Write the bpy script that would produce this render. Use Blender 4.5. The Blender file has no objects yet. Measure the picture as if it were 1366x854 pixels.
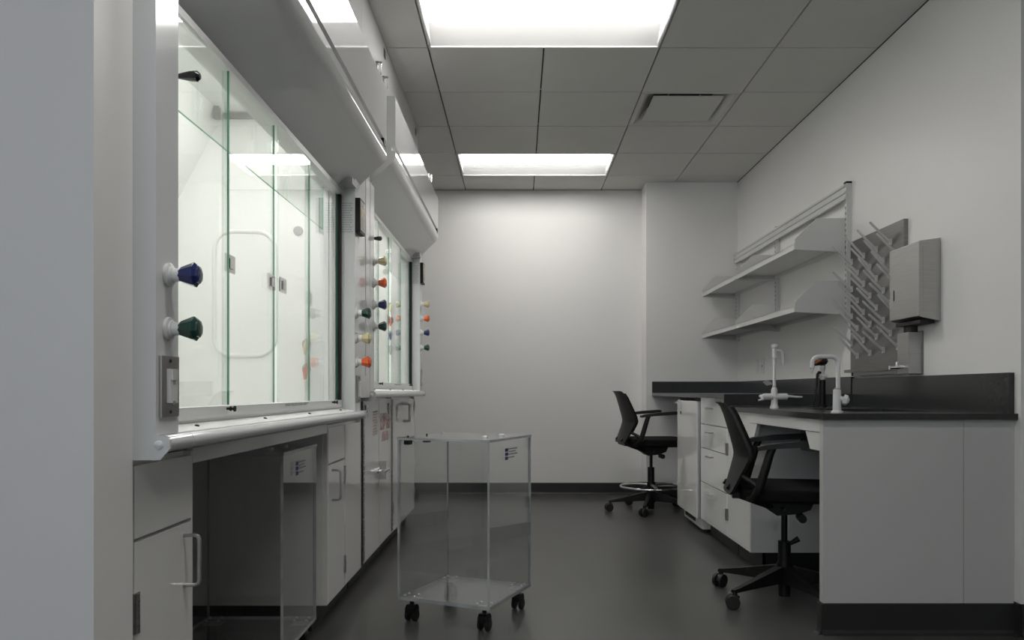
import bpy, bmesh, math, random
from mathutils import Vector, Matrix
random.seed(7)
S = bpy.context.scene
COL = S.collection
PI = math.pi

# ------------------------------------------------------------------ camera
EYE = 0.93
cd = bpy.data.cameras.new('camera'); cam = bpy.data.objects.new('camera', cd); COL.objects.link(cam)
cam.location = (0, 0, EYE); cam.rotation_euler = (PI/2, 0, 0)
cd.sensor_width = 36; cd.lens = 36*1042/1366; cd.shift_x = -9/1366; cd.shift_y = 94.5/1366
cd.clip_start = 0.05
S.camera = cam

# ------------------------------------------------------------------ world, exposure, daylight
S.view_settings.view_transform = 'Standard'; S.view_settings.look = 'None'
S.view_settings.gamma = 1; S.view_settings.use_curve_mapping = False
S.view_settings.exposure = 0.13
w = bpy.data.worlds.new('sky'); S.world = w; w.use_nodes = True
w.node_tree.nodes['Background'].inputs[0].default_value = (0.62, 0.75, 1.0, 1)
w.node_tree.nodes['Background'].inputs[1].default_value = 1.0
S.cycles.transparent_max_bounces = 32
S.cycles.max_bounces = 12; S.cycles.diffuse_bounces = 6
LIGHT = 14.2        # ceiling fixture diffusers
HOODLIGHT = 15.5    # lamps inside the fume hoods
al = bpy.data.lights.new('daylight', 'AREA'); al.shape = 'RECTANGLE'; al.size = 2.0; al.size_y = 1.5
al.energy = 31; al.color = (0.86, 0.92, 1.0)
ao = bpy.data.objects.new('daylight', al); COL.objects.link(ao)
ao.location = (-1.4, -3.12, 1.65); ao.rotation_euler = (PI/2, 0, 0)

# ------------------------------------------------------------------ materials
def mat(name, col, rough=0.5, metal=0.0, spec=0.5, var=0.06, scale=6.0, bump=0.0, bscale=200.0, coat=0.0, rvar=0.0, stretch=None):
    m = bpy.data.materials.new(name); m.use_nodes = True
    nt = m.node_tree; b = nt.nodes['Principled BSDF']
    b.inputs['Roughness'].default_value = rough; b.inputs['Metallic'].default_value = metal
    b.inputs['Specular IOR Level'].default_value = spec
    b.inputs['Coat Weight'].default_value = coat; b.inputs['Coat Roughness'].default_value = 0.05
    tc = nt.nodes.new('ShaderNodeTexCoord'); src = tc.outputs['Object']
    if stretch:
        mp = nt.nodes.new('ShaderNodeMapping'); mp.inputs['Scale'].default_value = stretch
        nt.links.new(src, mp.inputs['Vector']); src = mp.outputs['Vector']
    n = nt.nodes.new('ShaderNodeTexNoise'); n.inputs['Scale'].default_value = scale; n.inputs['Detail'].default_value = 3
    nt.links.new(src, n.inputs['Vector'])
    r = nt.nodes.new('ShaderNodeValToRGB')
    r.color_ramp.elements[0].position = 0.3; r.color_ramp.elements[1].position = 0.7
    r.color_ramp.elements[0].color = (*[c*(1-var) for c in col], 1)
    r.color_ramp.elements[1].color = (*[min(1, c*(1+var)) for c in col], 1)
    nt.links.new(n.outputs['Fac'], r.inputs['Fac']); nt.links.new(r.outputs['Color'], b.inputs['Base Color'])
    if rvar:
        mr = nt.nodes.new('ShaderNodeMapRange'); mr.inputs['To Min'].default_value = rough-rvar; mr.inputs['To Max'].default_value = rough+rvar
        nt.links.new(n.outputs['Fac'], mr.inputs['Value']); nt.links.new(mr.outputs['Result'], b.inputs['Roughness'])
    if bump:
        n2 = nt.nodes.new('ShaderNodeTexNoise'); n2.inputs['Scale'].default_value = bscale; n2.inputs['Detail'].default_value = 2
        nt.links.new(src, n2.inputs['Vector'])
        bp = nt.nodes.new('ShaderNodeBump'); bp.inputs['Strength'].default_value = bump; bp.inputs['Distance'].default_value = 0.002
        nt.links.new(n2.outputs['Fac'], bp.inputs['Height']); nt.links.new(bp.outputs['Normal'], b.inputs['Normal'])
    return m

def thin_glass(name, tint, refl=0.04, rough=0.0):
    m = bpy.data.materials.new(name); m.use_nodes = True; nt = m.node_tree; nt.nodes.clear()
    out = nt.nodes.new('ShaderNodeOutputMaterial'); mix = nt.nodes.new('ShaderNodeMixShader')
    tr = nt.nodes.new('ShaderNodeBsdfTransparent'); gl = nt.nodes.new('ShaderNodeBsdfGlossy')
    tr.inputs[0].default_value = (*tint, 1); gl.inputs['Roughness'].default_value = rough
    gl.inputs[0].default_value = (1, 1, 1, 1)
    lw = nt.nodes.new('ShaderNodeLayerWeight'); lw.inputs['Blend'].default_value = 0.5
    pw = nt.nodes.new('ShaderNodeMath'); pw.operation = 'POWER'; pw.inputs[1].default_value = 5
    ma = nt.nodes.new('ShaderNodeMath'); ma.operation = 'MULTIPLY_ADD'; ma.inputs[1].default_value = 1-refl; ma.inputs[2].default_value = refl
    nt.links.new(lw.outputs['Facing'], pw.inputs[0]); nt.links.new(pw.outputs[0], ma.inputs[0])
    nt.links.new(ma.outputs[0], mix.inputs[0]); nt.links.new(tr.outputs[0], mix.inputs[1]); nt.links.new(gl.outputs[0], mix.inputs[2])
    nt.links.new(mix.outputs[0], out.inputs[0])
    return m

def emit(name, col, power):
    m = bpy.data.materials.new(name); m.use_nodes = True; nt = m.node_tree
    b = nt.nodes['Principled BSDF']; b.inputs['Base Color'].default_value = (0.9, 0.9, 0.9, 1)
    b.inputs['Emission Color'].default_value = (*col, 1); b.inputs['Emission Strength'].default_value = power
    return m

M = dict(
    wall=mat('wall_paint', (.78, .772, .757), .40, spec=.5, var=.012, scale=1.5, bump=.05, bscale=350),
    tile=mat('ceiling_tile', (.62, .615, .595), .9, spec=.1, var=.02, scale=3, bump=.25, bscale=500),
    grid=mat('ceiling_grid', (.05, .05, .05), .8, var=.03),
    floor=mat('floor_vinyl', (.070, .0695, .066), .30, spec=.5, var=.20, scale=2.4, rvar=.035),
    base=mat('rubber_base', (.018, .018, .018), .45, var=.1),
    epoxy=mat('epoxy_resin', (.028, .029, .029), .22, spec=.5, var=.12, scale=40, bump=.03, bscale=500),
    cab=mat('cabinet_enamel', (.72, .72, .70), .07, spec=.5, var=.01, scale=2),
    cabr=mat('cabinet_laminate', (.74, .74, .72), .07, spec=.5, var=.01, scale=2),
    panel=mat('panel_laminate', (.52, .52, .505), .45, spec=.3, var=.015, scale=3),
    hood=mat('hood_enamel', (.68, .685, .68), .045, spec=.5, var=.01, scale=2),
    post=mat('post_enamel', (.68, .70, .70), .10, spec=.5, var=.01, scale=2),
    liner=mat('liner_white', (.84, .85, .83), .4, spec=.3, var=.006, scale=2),
    alu=mat('sash_aluminium', (.72, .73, .72), .3, metal=.0, spec=.5, var=.02, stretch=(30, 1, 30)),
    steel=mat('stainless_steel', (.25, .245, .235), .38, metal=1, var=.12, scale=8, stretch=(1, 1, 40)),
    steelb=mat('brushed_steel_light', (.42, .415, .40), .36, metal=1, var=.06, scale=8, stretch=(1, 1, 40)),
    plate=mat('switch_plate_steel', (.34, .32, .30), .33, metal=1, var=.06, scale=10, stretch=(40, 40, 1)),
    chrome=mat('chrome', (.78, .78, .78), .1, metal=1, var=.02),
    satin=mat('satin_steel', (.52, .52, .51), .3, metal=1, var=.04),
    black=mat('black_plastic', (.007, .007, .007), .45, spec=.3, var=.15, scale=20),
    blackf=mat('black_fabric', (.006, .006, .006), .85, spec=.2, var=.2, scale=60, bump=.2, bscale=900),
    rubber=mat('black_rubber', (.010, .010, .010), .5, var=.1),
    white=mat('white_plastic', (.72, .72, .71), .3, var=.02),
    fauc=mat('white_epoxy_coat', (.66, .66, .65), .22, var=.02),
    peg=mat('peg_plastic', (.60, .595, .58), .35, var=.03),
    shelf=mat('shelf_enamel', (.60, .60, .585), .3, var=.01),
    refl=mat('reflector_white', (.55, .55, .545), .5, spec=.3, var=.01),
    edge=mat('glass_edge_green', (.02, .21, .105), .2, spec=.6, var=.15, scale=12),
    edgep=mat('glass_edge_pale', (.25, .62, .42), .25, spec=.6, var=.1, scale=12),
    aedge=mat('acrylic_edge', (.36, .38, .385), .18, spec=.7, var=.25, scale=9),
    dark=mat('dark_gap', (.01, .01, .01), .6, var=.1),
    blue=mat('knob_blue', (.012, .022, .12), .22, coat=.5, var=.06),
    green=mat('knob_green', (.004, .045, .032), .22, coat=.5, var=.06),
    yellow=mat('knob_cream', (.62, .56, .33), .25, coat=.4, var=.04),
    orange=mat('knob_orange', (.72, .11, .022), .25, coat=.4, var=.05),
    blackk=mat('knob_black', (.006, .009, .008), .2, coat=.5, var=.06),
    rim=mat('oval_rim', (.80, .81, .79), .35, var=.01),
    grey=mat('grey_plastic', (.32, .32, .32), .4, var=.03),
    red=mat('red_lettering', (.50, .27, .24), .5, var=.1),
    pink=mat('faded_red_lettering', (.52, .40, .37), .5, var=.1),
    ink=mat('blue_ink', (.03, .03, .16), .5, var=.1),
    pale=mat('pale_ink', (.40, .43, .47), .5, var=.06),
    slate=mat('slate_ink', (.24, .27, .31), .5, var=.1),
    paper=mat('label_paper', (.62, .60, .52), .5, var=.08, scale=30),
    tan=mat('label_tan', (.60, .50, .36), .5, var=.05),
    cop=mat('orange_brown_plastic', (.36, .09, .03), .35, var=.1),
    glass=thin_glass('sash_glass', (.985, .992, .986), .04),
    eclear=thin_glass('glass_edge_clear', (.80, .88, .83), .08),
    acryl=thin_glass('acrylic_sheet', (.965, .97, .97), .045),
    acrylf=thin_glass('acrylic_base_sheet', (.93, .94, .945), .10, .12),
    winglass=thin_glass('window_glass', (.97, .98, .98)),
    lamp=emit('fixture_diffuser', (1.0, .975, .94), LIGHT),
    hlamp=emit('hood_lamp_lens', (1.0, .985, .955), HOODLIGHT),
)

# ------------------------------------------------------------------ mesh builder
class MB:
    def __init__(s, mx=None):
        s.bm = bmesh.new(); s.mx = mx
    def v(s, p):
        p = Vector(p)
        return s.bm.verts.new(s.mx @ p if s.mx else p)
    def f(s, vs, mi=0, smooth=False):
        try:
            fc = s.bm.faces.new(vs)
        except ValueError:
            return None
        fc.material_index = mi; fc.smooth = smooth
        return fc
    def box(s, x0, x1, y0, y1, z0, z1, mi=0, side_mi=None, thin=None, near_mi=None):
        x0, x1 = sorted((x0, x1)); y0, y1 = sorted((y0, y1)); z0, z1 = sorted((z0, z1))
        p = [s.v((x, y, z)) for z in (z0, z1) for y in (y0, y1) for x in (x0, x1)]
        fs = {'z': ((0, 2, 3, 1), (4, 5, 7, 6)), 'y': ((0, 1, 5, 4), (2, 6, 7, 3)), 'x': ((0, 4, 6, 2), (1, 3, 7, 5))}
        for ax, ll in fs.items():
            for q in ll:
                k = mi if (thin is None or ax == thin) else side_mi
                if near_mi is not None and q == (0, 1, 5, 4): k = near_mi
                s.f([p[i] for i in q], k)
        return s
    def prism(s, poly, axis, a, b, mi=0, smooth=False):
        # poly of 2D points in the plane normal to axis: x->(y,z), y->(x,z), z->(x,y)
        def P(q, t):
            return {'x': (t, q[0], q[1]), 'y': (q[0], t, q[1]), 'z': (q[0], q[1], t)}[axis]
        A = [s.v(P(q, a)) for q in poly]; B = [s.v(P(q, b)) for q in poly]
        n = len(poly)
        for i in range(n):
            s.f([A[i], A[(i+1) % n], B[(i+1) % n], B[i]], mi, smooth)
        s.f(A[::-1], mi); s.f(B, mi)
        return s
    def tube(s, pts, r, n=10, cap=True, mi=0):
        pts = [Vector(p) for p in pts]
        if not isinstance(r, (list, tuple)): r = [r]*len(pts)
        rings = []; nrm = None
        for i, p in enumerate(pts):
            d = (pts[min(i+1, len(pts)-1)] - pts[max(i-1, 0)]).normalized()
            if nrm is None:
                nrm = d.orthogonal().normalized()
            else:
                nrm = nrm - d*nrm.dot(d)
                nrm = nrm.normalized() if nrm.length > 1e-6 else d.orthogonal().normalized()
            bn = d.cross(nrm)
            rings.append([s.v(p + (nrm*math.cos(2*PI*k/n) + bn*math.sin(2*PI*k/n))*r[i]) for k in range(n)])
        for a, b in zip(rings, rings[1:]):
            for k in range(n):
                s.f([a[k], a[(k+1) % n], b[(k+1) % n], b[k]], mi, True)
        if cap:
            s.f(rings[0][::-1], mi); s.f(rings[-1], mi)
        return s
    def lathe(s, prof, o, d, n=16, smooth=True, mi=0, ph=0.0):
        # prof: (distance along d, radius)
        o = Vector(o); d = Vector(d).normalized(); a = d.orthogonal().normalized(); b = d.cross(a)
        rings = [[s.v(o + d*t + (a*math.cos(2*PI*(k+ph)/n) + b*math.sin(2*PI*(k+ph)/n))*max(r, 1e-4)) for k in range(n)] for t, r in prof]
        for A, B in zip(rings, rings[1:]):
            for k in range(n):
                s.f([A[k], A[(k+1) % n], B[(k+1) % n], B[k]], mi, smooth)
        s.f(rings[0][::-1], mi); s.f(rings[-1], mi)
        return s
    def torus(s, o, R, r, n=40, m=10, mi=0):
        o = Vector(o)
        rings = [[s.v(o + Vector((math.cos(2*PI*i/n)*(R+r*math.cos(2*PI*j/m)), math.sin(2*PI*i/n)*(R+r*math.cos(2*PI*j/m)), r*math.sin(2*PI*j/m)))) for j in range(m)] for i in range(n)]
        for i in range(n):
            A, B = rings[i], rings[(i+1) % n]
            for j in range(m):
                s.f([A[j], B[j], B[(j+1) % m], A[(j+1) % m]], mi, True)
        return s
    def loft(s, rows, thick, mi=0):
        # rows: grid of points -> closed sheet of the given thickness along +x (thick may be a vector)
        t = Vector(thick)
        A = [[s.v(p) for p in r] for r in rows]; B = [[s.v(Vector(p)+t) for p in r] for r in rows]
        R, C = len(rows), len(rows[0])
        for i in range(R-1):
            for j in range(C-1):
                s.f([A[i][j], A[i+1][j], A[i+1][j+1], A[i][j+1]], mi, True)
                s.f([B[i][j], B[i][j+1], B[i+1][j+1], B[i+1][j]], mi, True)
        for i in range(R-1):
            s.f([A[i][0], B[i][0], B[i+1][0], A[i+1][0]], mi, True); s.f([A[i][C-1], A[i+1][C-1], B[i+1][C-1], B[i][C-1]], mi, True)
        for j in range(C-1):
            s.f([A[0][j], A[0][j+1], B[0][j+1], B[0][j]], mi, True); s.f([A[R-1][j], B[R-1][j], B[R-1][j+1], A[R-1][j+1]], mi, True)
        return s
    def bevel(s, off, seg=2):
        es = [e for e in s.bm.edges if e.is_manifold and e.calc_face_angle(0) > 0.6]
        bmesh.ops.bevel(s.bm, geom=es, offset=off, segments=seg, affect='EDGES', profile=0.5, clamp_overlap=True)
        for fc in s.bm.faces: fc.smooth = True
        return s

def wloc(o):
    p = Vector((0, 0, 0))
    while o is not None:
        p = p + Vector(o.location); o = o.parent
    return p

def obj(name, mb, m, parent=None, label=None, cat=None, group=None, kind=None, loc=None, world=True, angle=0.6):
    me = bpy.data.meshes.new(name)
    bmesh.ops.recalc_face_normals(mb.bm, faces=mb.bm.faces)
    mb.bm.to_mesh(me); mb.bm.free()
    for x in (m if isinstance(m, (list, tuple)) else [m]): me.materials.append(M[x])
    smooth = any(p.use_smooth for p in me.polygons)
    if smooth: me.set_sharp_from_angle(angle=angle)
    o = bpy.data.objects.new(name, me); COL.objects.link(o)
    if smooth:                                                      # keep large flat faces flat beside rounded edges
        wn = o.modifiers.new('weighted_normal', 'WEIGHTED_NORMAL'); wn.mode = 'FACE_AREA'; wn.weight = 100; wn.keep_sharp = True
    if parent is not None:
        o.parent = parent
        if world: me.transform(Matrix.Translation(-wloc(parent)))
    elif loc is not None:
        me.transform(Matrix.Translation(-Vector(loc))); o.location = loc
    for k, val in (('label', label), ('category', cat), ('group', group), ('kind', kind)):
        if val: o[k] = val
    return o

def thing(name, label, cat, loc, group=None, rz=0):
    o = bpy.data.objects.new(name, None); COL.objects.link(o); o.location = loc; o.rotation_euler = (0, 0, rz)
    o.empty_display_size = 0.1
    o['label'] = label; o['category'] = cat
    if group: o['group'] = group
    return o

def copy_tree(o, parent=None):
    c = o.copy(); COL.objects.link(c)
    if parent is not None: c.parent = parent
    for ch in list(o.children): copy_tree(ch, c)
    return c

def B(*a, bev=0, **k):
    m = MB().box(*a, **k)
    return m.bevel(bev) if bev else m

# ------------------------------------------------------------------ the room
H = 2.735; W = 1.895; YB = 7.02; XL = -1.75
obj('floor', B(-3.4, 3.4, -3.2, 7.3, -.08, 0), 'floor', kind='structure')
ceil = obj('ceiling', B(-3.4, 3.4, -3.2, 7.3, H+.14, H+.24), 'wall', kind='structure')
# ceiling tiles on a 2 ft grid, dark joints recessed between them; fixtures and the vent fill some cells
GX = [-.4775 + .6096*k for k in range(-3, 5)]
GY = [4.11 + .6096*k for k in range(-5, 6)]
LIT = {(-.4775, 3.5004), (-.4775, 5.9388)}
def clamp(a, lo, hi): return max(lo, min(hi, a))
full_tile = None
g_ = .0042
FIX_Y = (GY[4], GY[8])
def occupied(i, j):
    if GX[i] > -.5 and GX[i] < .2 and (j in (0, 4, 8)): return True
    if abs(GX[i]-.7417) < .02 and j == 6: return True
    return False
for j in range(len(GY)):
    for i in range(len(GX)):
        if occupied(i, j): continue
        x0, x1 = clamp(GX[i], XL, W), clamp(GX[i]+.6096, XL, W)
        y0, y1 = GY[j], clamp(GY[j]+.6096, 0, YB)
        if x1-x0 < .02 or y1-y0 < .02: continue
        if abs(x1-x0-.6096) < 1e-4 and abs(y1-y0-.6096) < 1e-4:
            if full_tile is None:
                o = obj('ceiling_tile', B(g_, .6096-g_, g_, .6096-g_, 0, .015, bev=.0015), 'tile', ceil, world=False)
                full_tile = o
            else:
                o = full_tile.copy(); COL.objects.link(o)
            o.location = (x0, y0, H)
        else:
            obj('ceiling_tile', B(x0+g_, x1-g_, y0+g_, y1-g_, H, H+.015, bev=.0015), 'tile', ceil)
mb = MB()
for i, x in enumerate(GX[1:], 1):
    for j, y in enumerate(GY):
        if not (occupied(i, j) and occupied(i-1, j)): mb.box(x-.012, x+.012, y+.012, min(y+.6096-.012, YB), H+.0155, H+.02)
for y in GY:
    for i in range(len(GX)):
        if GX[i]+.6096 > XL: mb.box(max(GX[i], XL)+.012, min(GX[i]+.6096, W)-.012, y-.012, y+.012, H+.0155, H+.02)
obj('ceiling_grid', mb, 'grid', ceil)
obj('ceiling_edge_angle', MB().box(W-.008, W, 2.95, 6.76, H-.001, H+.02).box(XL, W, YB-.012, YB, H-.001, H+.02), 'grid', ceil)
OX, OY = -.4775, -1.376
obj('plaster_ceiling', MB().box(-3.2, OX, -3.0, GY[0], H, H+.1).box(OX+1.2192, 3.2, -3.0, GY[0], H, H+.1).box(OX, OX+1.2192, -3.0, OY, H, H+.1).box(OX, OX+1.2192, OY+.6096, GY[0], H, H+.1).box(W+.1, 3.2, GY[0], 2.95, H, H+.1), 'tile', ceil)

def wall(name, *a): return obj(name, B(*a), 'wall', kind='structure')
wall('wall_back', XL-.1, W+.12, YB, YB+.12, 0, H+.12)
wall('wall_back_right', 1.103, W, 6.76, YB, 0, H+.0155)
wall('wall_right', W, W+.12, 2.947, YB, 0, H+.12)
wall('wall_right_front', W+.12, 3.2, 2.947, 3.067, 0, H+.12)
wall('wall_left', XL-.12, XL, 1.485, YB, 0, H+.12)
wall('wall_left_front', -3.2, -.734, 1.349, 1.485, 0, H+.12)
wall('wall_outer_left', -3.3, -3.2, -3.0, 1.485, 0, H+.12)
wall('wall_outer_right', 3.2, 3.3, -3.0, 3.067, 0, H+.12)
obj('wall_front', MB().box(-3.3, -2.4, -3.1, -3.0, 0, H+.12).box(-.4, 3.3, -3.1, -3.0, 0, H+.12).box(-2.4, -.4, -3.1, -3.0, 0, .9).box(-2.4, -.4, -3.1, -3.0, 2.4, H+.12), 'wall', kind='structure')
wf = obj('window_1', MB().box(-2.4, -.4, -3.08, -3.02, .9, .95).box(-2.4, -.4, -3.08, -3.02, 2.35, 2.4).box(-2.4, -2.35, -3.08, -3.02, .95, 2.35).box(-.45, -.4, -3.08, -3.02, .95, 2.35).box(-1.425, -1.375, -3.08, -3.02, .95, 2.35), 'alu', kind='structure')
obj('window_pane', B(-2.35, -1.425, -3.053, -3.047, .95, 2.35), 'winglass', wf)
obj('window_pane', B(-1.375, -.45, -3.053, -3.047, .95, 2.35), 'winglass', wf)

def baseboard(name, p0, p1, nrm, h=.104):
    # rubber cove base: thin sheet with a flared toe
    prof = [(0, 0), (.022, 0), (.012, .006), (.006, .018), (.004, h-.003), (.002, h), (0, h)]
    p0 = Vector((*p0, 0)); p1 = Vector((*p1, 0)); n = Vector((*nrm, 0))
    m = MB(); A = [m.v(p0+n*a+Vector((0, 0, b))) for a, b in prof]; C = [m.v(p1+n*a+Vector((0, 0, b))) for a, b in prof]
    k = len(prof)
    for i in range(k): m.f([A[i], A[(i+1) % k], C[(i+1) % k], C[i]])
    m.f(A[::-1]); m.f(C)
    return obj(name, m, 'base', kind='structure')
baseboard('baseboard_back', (XL, YB), (1.103, YB), (0, -1))
baseboard('baseboard_back_right', (1.103, 6.76), (W, 6.76), (0, -1))
baseboard('baseboard_back_return', (1.103, 6.76), (1.103, YB), (-1, 0))
baseboard('baseboard_right', (W, 3.02), (W, 3.98), (-1, 0))
baseboard('baseboard_right_front', (W, 2.947), (3.2, 2.947), (0, -1), .125)
baseboard('baseboard_right_end', (W, 2.947), (W, 2.985), (-1, 0), .125)
baseboard('baseboard_left_front', (-3.2, 1.349), (-.734, 1.349), (0, -1))
baseboard('baseboard_left_return', (-.734, 1.349), (-.734, 1.485), (1, 0))

# ------------------------------------------------------------------ ceiling fixtures and the air vent
def fixture(y0, label, x0=-.4775):
    x1, y1 = x0+1.2192, y0+.6096
    t = thing('ceiling_light', label, 'ceiling light', ((x0+x1)/2, (y0+y1)/2, H), 'recessed ceiling fixtures')
    yc = (y0+y1)/2; fr = .014
    m = MB()
    m.box(x0+.003, x1-.003, y0+.003, y0+fr, H-.003, H+.02).box(x0+.003, x1-.003, y1-fr, y1-.003, H-.003, H+.02)
    m.box(x0+.003, x0+fr, y0+fr, y1-fr, H-.003, H+.02).box(x1-fr, x1-.003, y0+fr, y1-fr, H-.003, H+.02)
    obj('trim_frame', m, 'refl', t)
    for sgn in (-1, 1):                                             # curved side reflectors
        ye = yc + sgn*(.3048-fr)
        rows = []
        for k in range(7):
            u = k/6
            y = ye + (yc + sgn*.10 - ye)*u; z = H + .004 + .075*math.sin(u*PI/2)
            rows.append([(x0+fr, y, z), (x1-fr, y, z)])
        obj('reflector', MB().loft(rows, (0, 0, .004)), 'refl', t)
    for a, b in ((x0+fr, x0+fr+.004), (x1-fr-.004, x1-fr)):
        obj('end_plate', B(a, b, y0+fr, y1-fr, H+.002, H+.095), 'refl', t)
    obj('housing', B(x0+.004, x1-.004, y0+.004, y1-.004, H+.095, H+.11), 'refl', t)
    rows = []
    for k in range(11):                                             # bowed centre diffuser
        a = -1.15 + 2.3*k/10
        rows.append([(x0+fr+.012, yc+.125*math.sin(a)/math.sin(1.15), H+.072-.105*(math.cos(a)-math.cos(1.15))), (x1-fr-.012, yc+.125*math.sin(a)/math.sin(1.15), H+.072-.105*(math.cos(a)-math.cos(1.15)))])
    obj('diffuser', MB().loft(rows, (0, 0, .004)), 'lamp', t)
    return t
fixture(FIX_Y[0], 'large bright recessed ceiling light over the clear cart, seen at the top edge')
fixture(FIX_Y[1], 'recessed ceiling light near the back wall of the lab')

fixture(GY[0], 'recessed ceiling light overhead at the lab entrance, above the near wall corner')
fixture(OY, 'recessed ceiling light in the outer room behind the viewpoint', OX)

vx0, vy0 = .7417, GY[6]
vt = thing('ceiling_vent', 'white square plaque air diffuser set in the ceiling tiles', 'vent', (vx0+.3048, vy0+.3048, H))
m = MB(); q = .6096
for (a, b, c, d) in ((0, q, 0, .03), (0, q, q-.03, q), (0, .03, .03, q-.03), (q-.03, q, .03, q-.03)):
    m.box(vx0+a+.003*(a == 0), vx0+b-.003*(b == q), vy0+c+.003, vy0+d-.003, H, H+.012)
obj('vent_frame', m, 'tile', vt)
m = MB()
def ring(m, a, za, b, zb):
    c = [(vx0+a, vy0+a), (vx0+q-a, vy0+a), (vx0+q-a, vy0+q-a), (vx0+a, vy0+q-a)]
    d = [(vx0+b, vy0+b), (vx0+q-b, vy0+b), (vx0+q-b, vy0+q-b), (vx0+b, vy0+q-b)]
    A = [m.v((*p, za)) for p in c]; D = [m.v((*p, zb)) for p in d]
    for k in range(4): m.f([A[k], A[(k+1) % 4], D[(k+1) % 4], D[k]])
ring(m, .03, H+.002, .115, H+.085)
obj('vent_throat', m, 'tile', vt)
obj('duct_shade_plate', B(vx0+.115, vx0+q-.115, vy0+.115, vy0+q-.115, H+.085, H+.09), 'dark', vt)  # near-black plate closing the throat; its colour paints the shade inside the duct
obj('plaque', B(vx0+.088, vx0+q-.088, vy0+.088, vy0+q-.088, H+.004, H+.012, bev=.003), 'tile', vt)
for (sx, sy) in ((.2, .2), (.4, .2), (.2, .4), (.4, .4)): obj('plaque_hanger', MB().tube([(vx0+sx, vy0+sy, H+.012), (vx0+sx, vy0+sy, H+.085)], .006, 8), 'satin', vt)

# ------------------------------------------------------------------ small shared builders
def d_pull(parent, x, y, z0, z1, out=.034, sgn=1, m='satin', r=.0048, name='handle', label=None):
    c = .010
    p = [(x, y, z0), (x+sgn*(out-c), y, z0), (x+sgn*(out-c*.3), y, z0+c*.3), (x+sgn*out, y, z0+c), (x+sgn*out, y, z1-c), (x+sgn*(out-c*.3), y, z1-c*.3), (x+sgn*(out-c), y, z1), (x, y, z1)]
    return obj(name, MB().tube(p, r, 10), m, parent, label)
def h_pull(parent, x, y, z, w=.1, out=.026):
    c = .008
    p = [(x, y-w/2, z), (x-out+c, y-w/2, z), (x-out+c*.3, y-w/2+c*.3, z), (x-out, y-w/2+c, z), (x-out, y+w/2-c, z), (x-out+c*.3, y+w/2-c*.3, z), (x-out+c, y+w/2, z), (x, y+w/2, z)]
    return obj('handle', MB().tube(p, .0045, 10), 'satin', parent)
def hinge(parent, x, y, z0, z1, r=.006, m='satin'):
    mb = MB()
    for k in range(5):
        a = z0+(z1-z0)*k/5
        mb.tube([(x, y, a+.001), (x, y, a+(z1-z0)/5-.001)], r, 8)
    mb.box(x-.012, x+.001, y-.011, y+.011, z0, z1)
    return obj('hinge', mb, m, parent)
KNOB = [(0, .013), (.004, .0155), (.028, .0245), (.031, .0245), (.036, .018), (.0385, .0175), (.040, .011), (.0405, .001)]
def valve(parent, x, y, z, colour, s=1.0, label=None):
    """remote valve handle on a post: white collar with a faceted knob"""
    c = obj('valve_collar', MB().lathe([(0, .023), (.006, .023), (.008, .017), (.011, .0165), (.013, .013), (.026, .013)], (x, y, z), (1, 0, 0), 20), 'white', parent)
    obj('knob', MB().lathe([(a*s, r) for a, r in KNOB], (x+.024, y, z), (1, 0, 0), 8, smooth=False, ph=.3), colour, c, label)
    return c
def nozzle(parent, x, y, z, colour):
    """serrated outlet on the liner side wall, pointing to the near side and down"""
    c = obj('outlet_flange', MB().lathe([(0, .025), (.006, .025), (.010, .016), (.014, .014)], (x, y, z), (0, -1, 0), 18), 'grey', parent)
    mb = MB().tube([(x, y-.010, z), (x, y-.026, z), (x, y-.036, z-.004), (x, y-.042, z-.014), (x, y-.045, z-.030), (x, y-.048, z-.044)], [.012, .012, .0115, .011, .008, .005], 12)
    obj('hose_nozzle', mb, colour, c)
    return c
def lines(m, rows, x, y0, y1, z0, z1, frac, normal='x', t=.0006):
    """rows of small dashes standing for print too small to read"""
    random.seed(rows*7+int(abs(z0)*1000))
    for k in range(rows):
        z = z1 - (z1-z0)*(k+.5)/rows; h = (z1-z0)/rows*.28
        y = y0; end = y0+(y1-y0)*frac[k % len(frac)]
        while y < end:
            wd = min((y1-y0)*random.uniform(.10, .26), end-y)
            if normal == 'x': m.box(x, x+t, y, y+wd, z-h, z+h)
            else: m.box(y, y+wd, x-t, x, z-h, z+h)
            y += wd+(y1-y0)*.035
    return m
def text(body, size, parent, loc, rot, m, name='lettering', align='CENTER', spacing=1.0):
    cu = bpy.data.curves.new(name, 'FONT'); cu.body = body; cu.size = size; cu.extrude = .0004
    cu.align_x = align; cu.align_y = 'CENTER'; cu.space_line = .85; cu.offset = size*.012; cu.space_character = spacing
    tmp = bpy.data.objects.new('tmp', cu); COL.objects.link(tmp)
    me = bpy.data.meshes.new_from_object(tmp.evaluated_get(bpy.context.evaluated_depsgraph_get()))
    bpy.data.objects.remove(tmp); bpy.data.curves.remove(cu)
    me.materials.clear(); me.materials.append(M[m]); o = bpy.data.objects.new(name, me); COL.objects.link(o)
    o.parent = parent; o.location = Vector(loc)-wloc(parent); o.rotation_euler = rot
    return o

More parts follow.
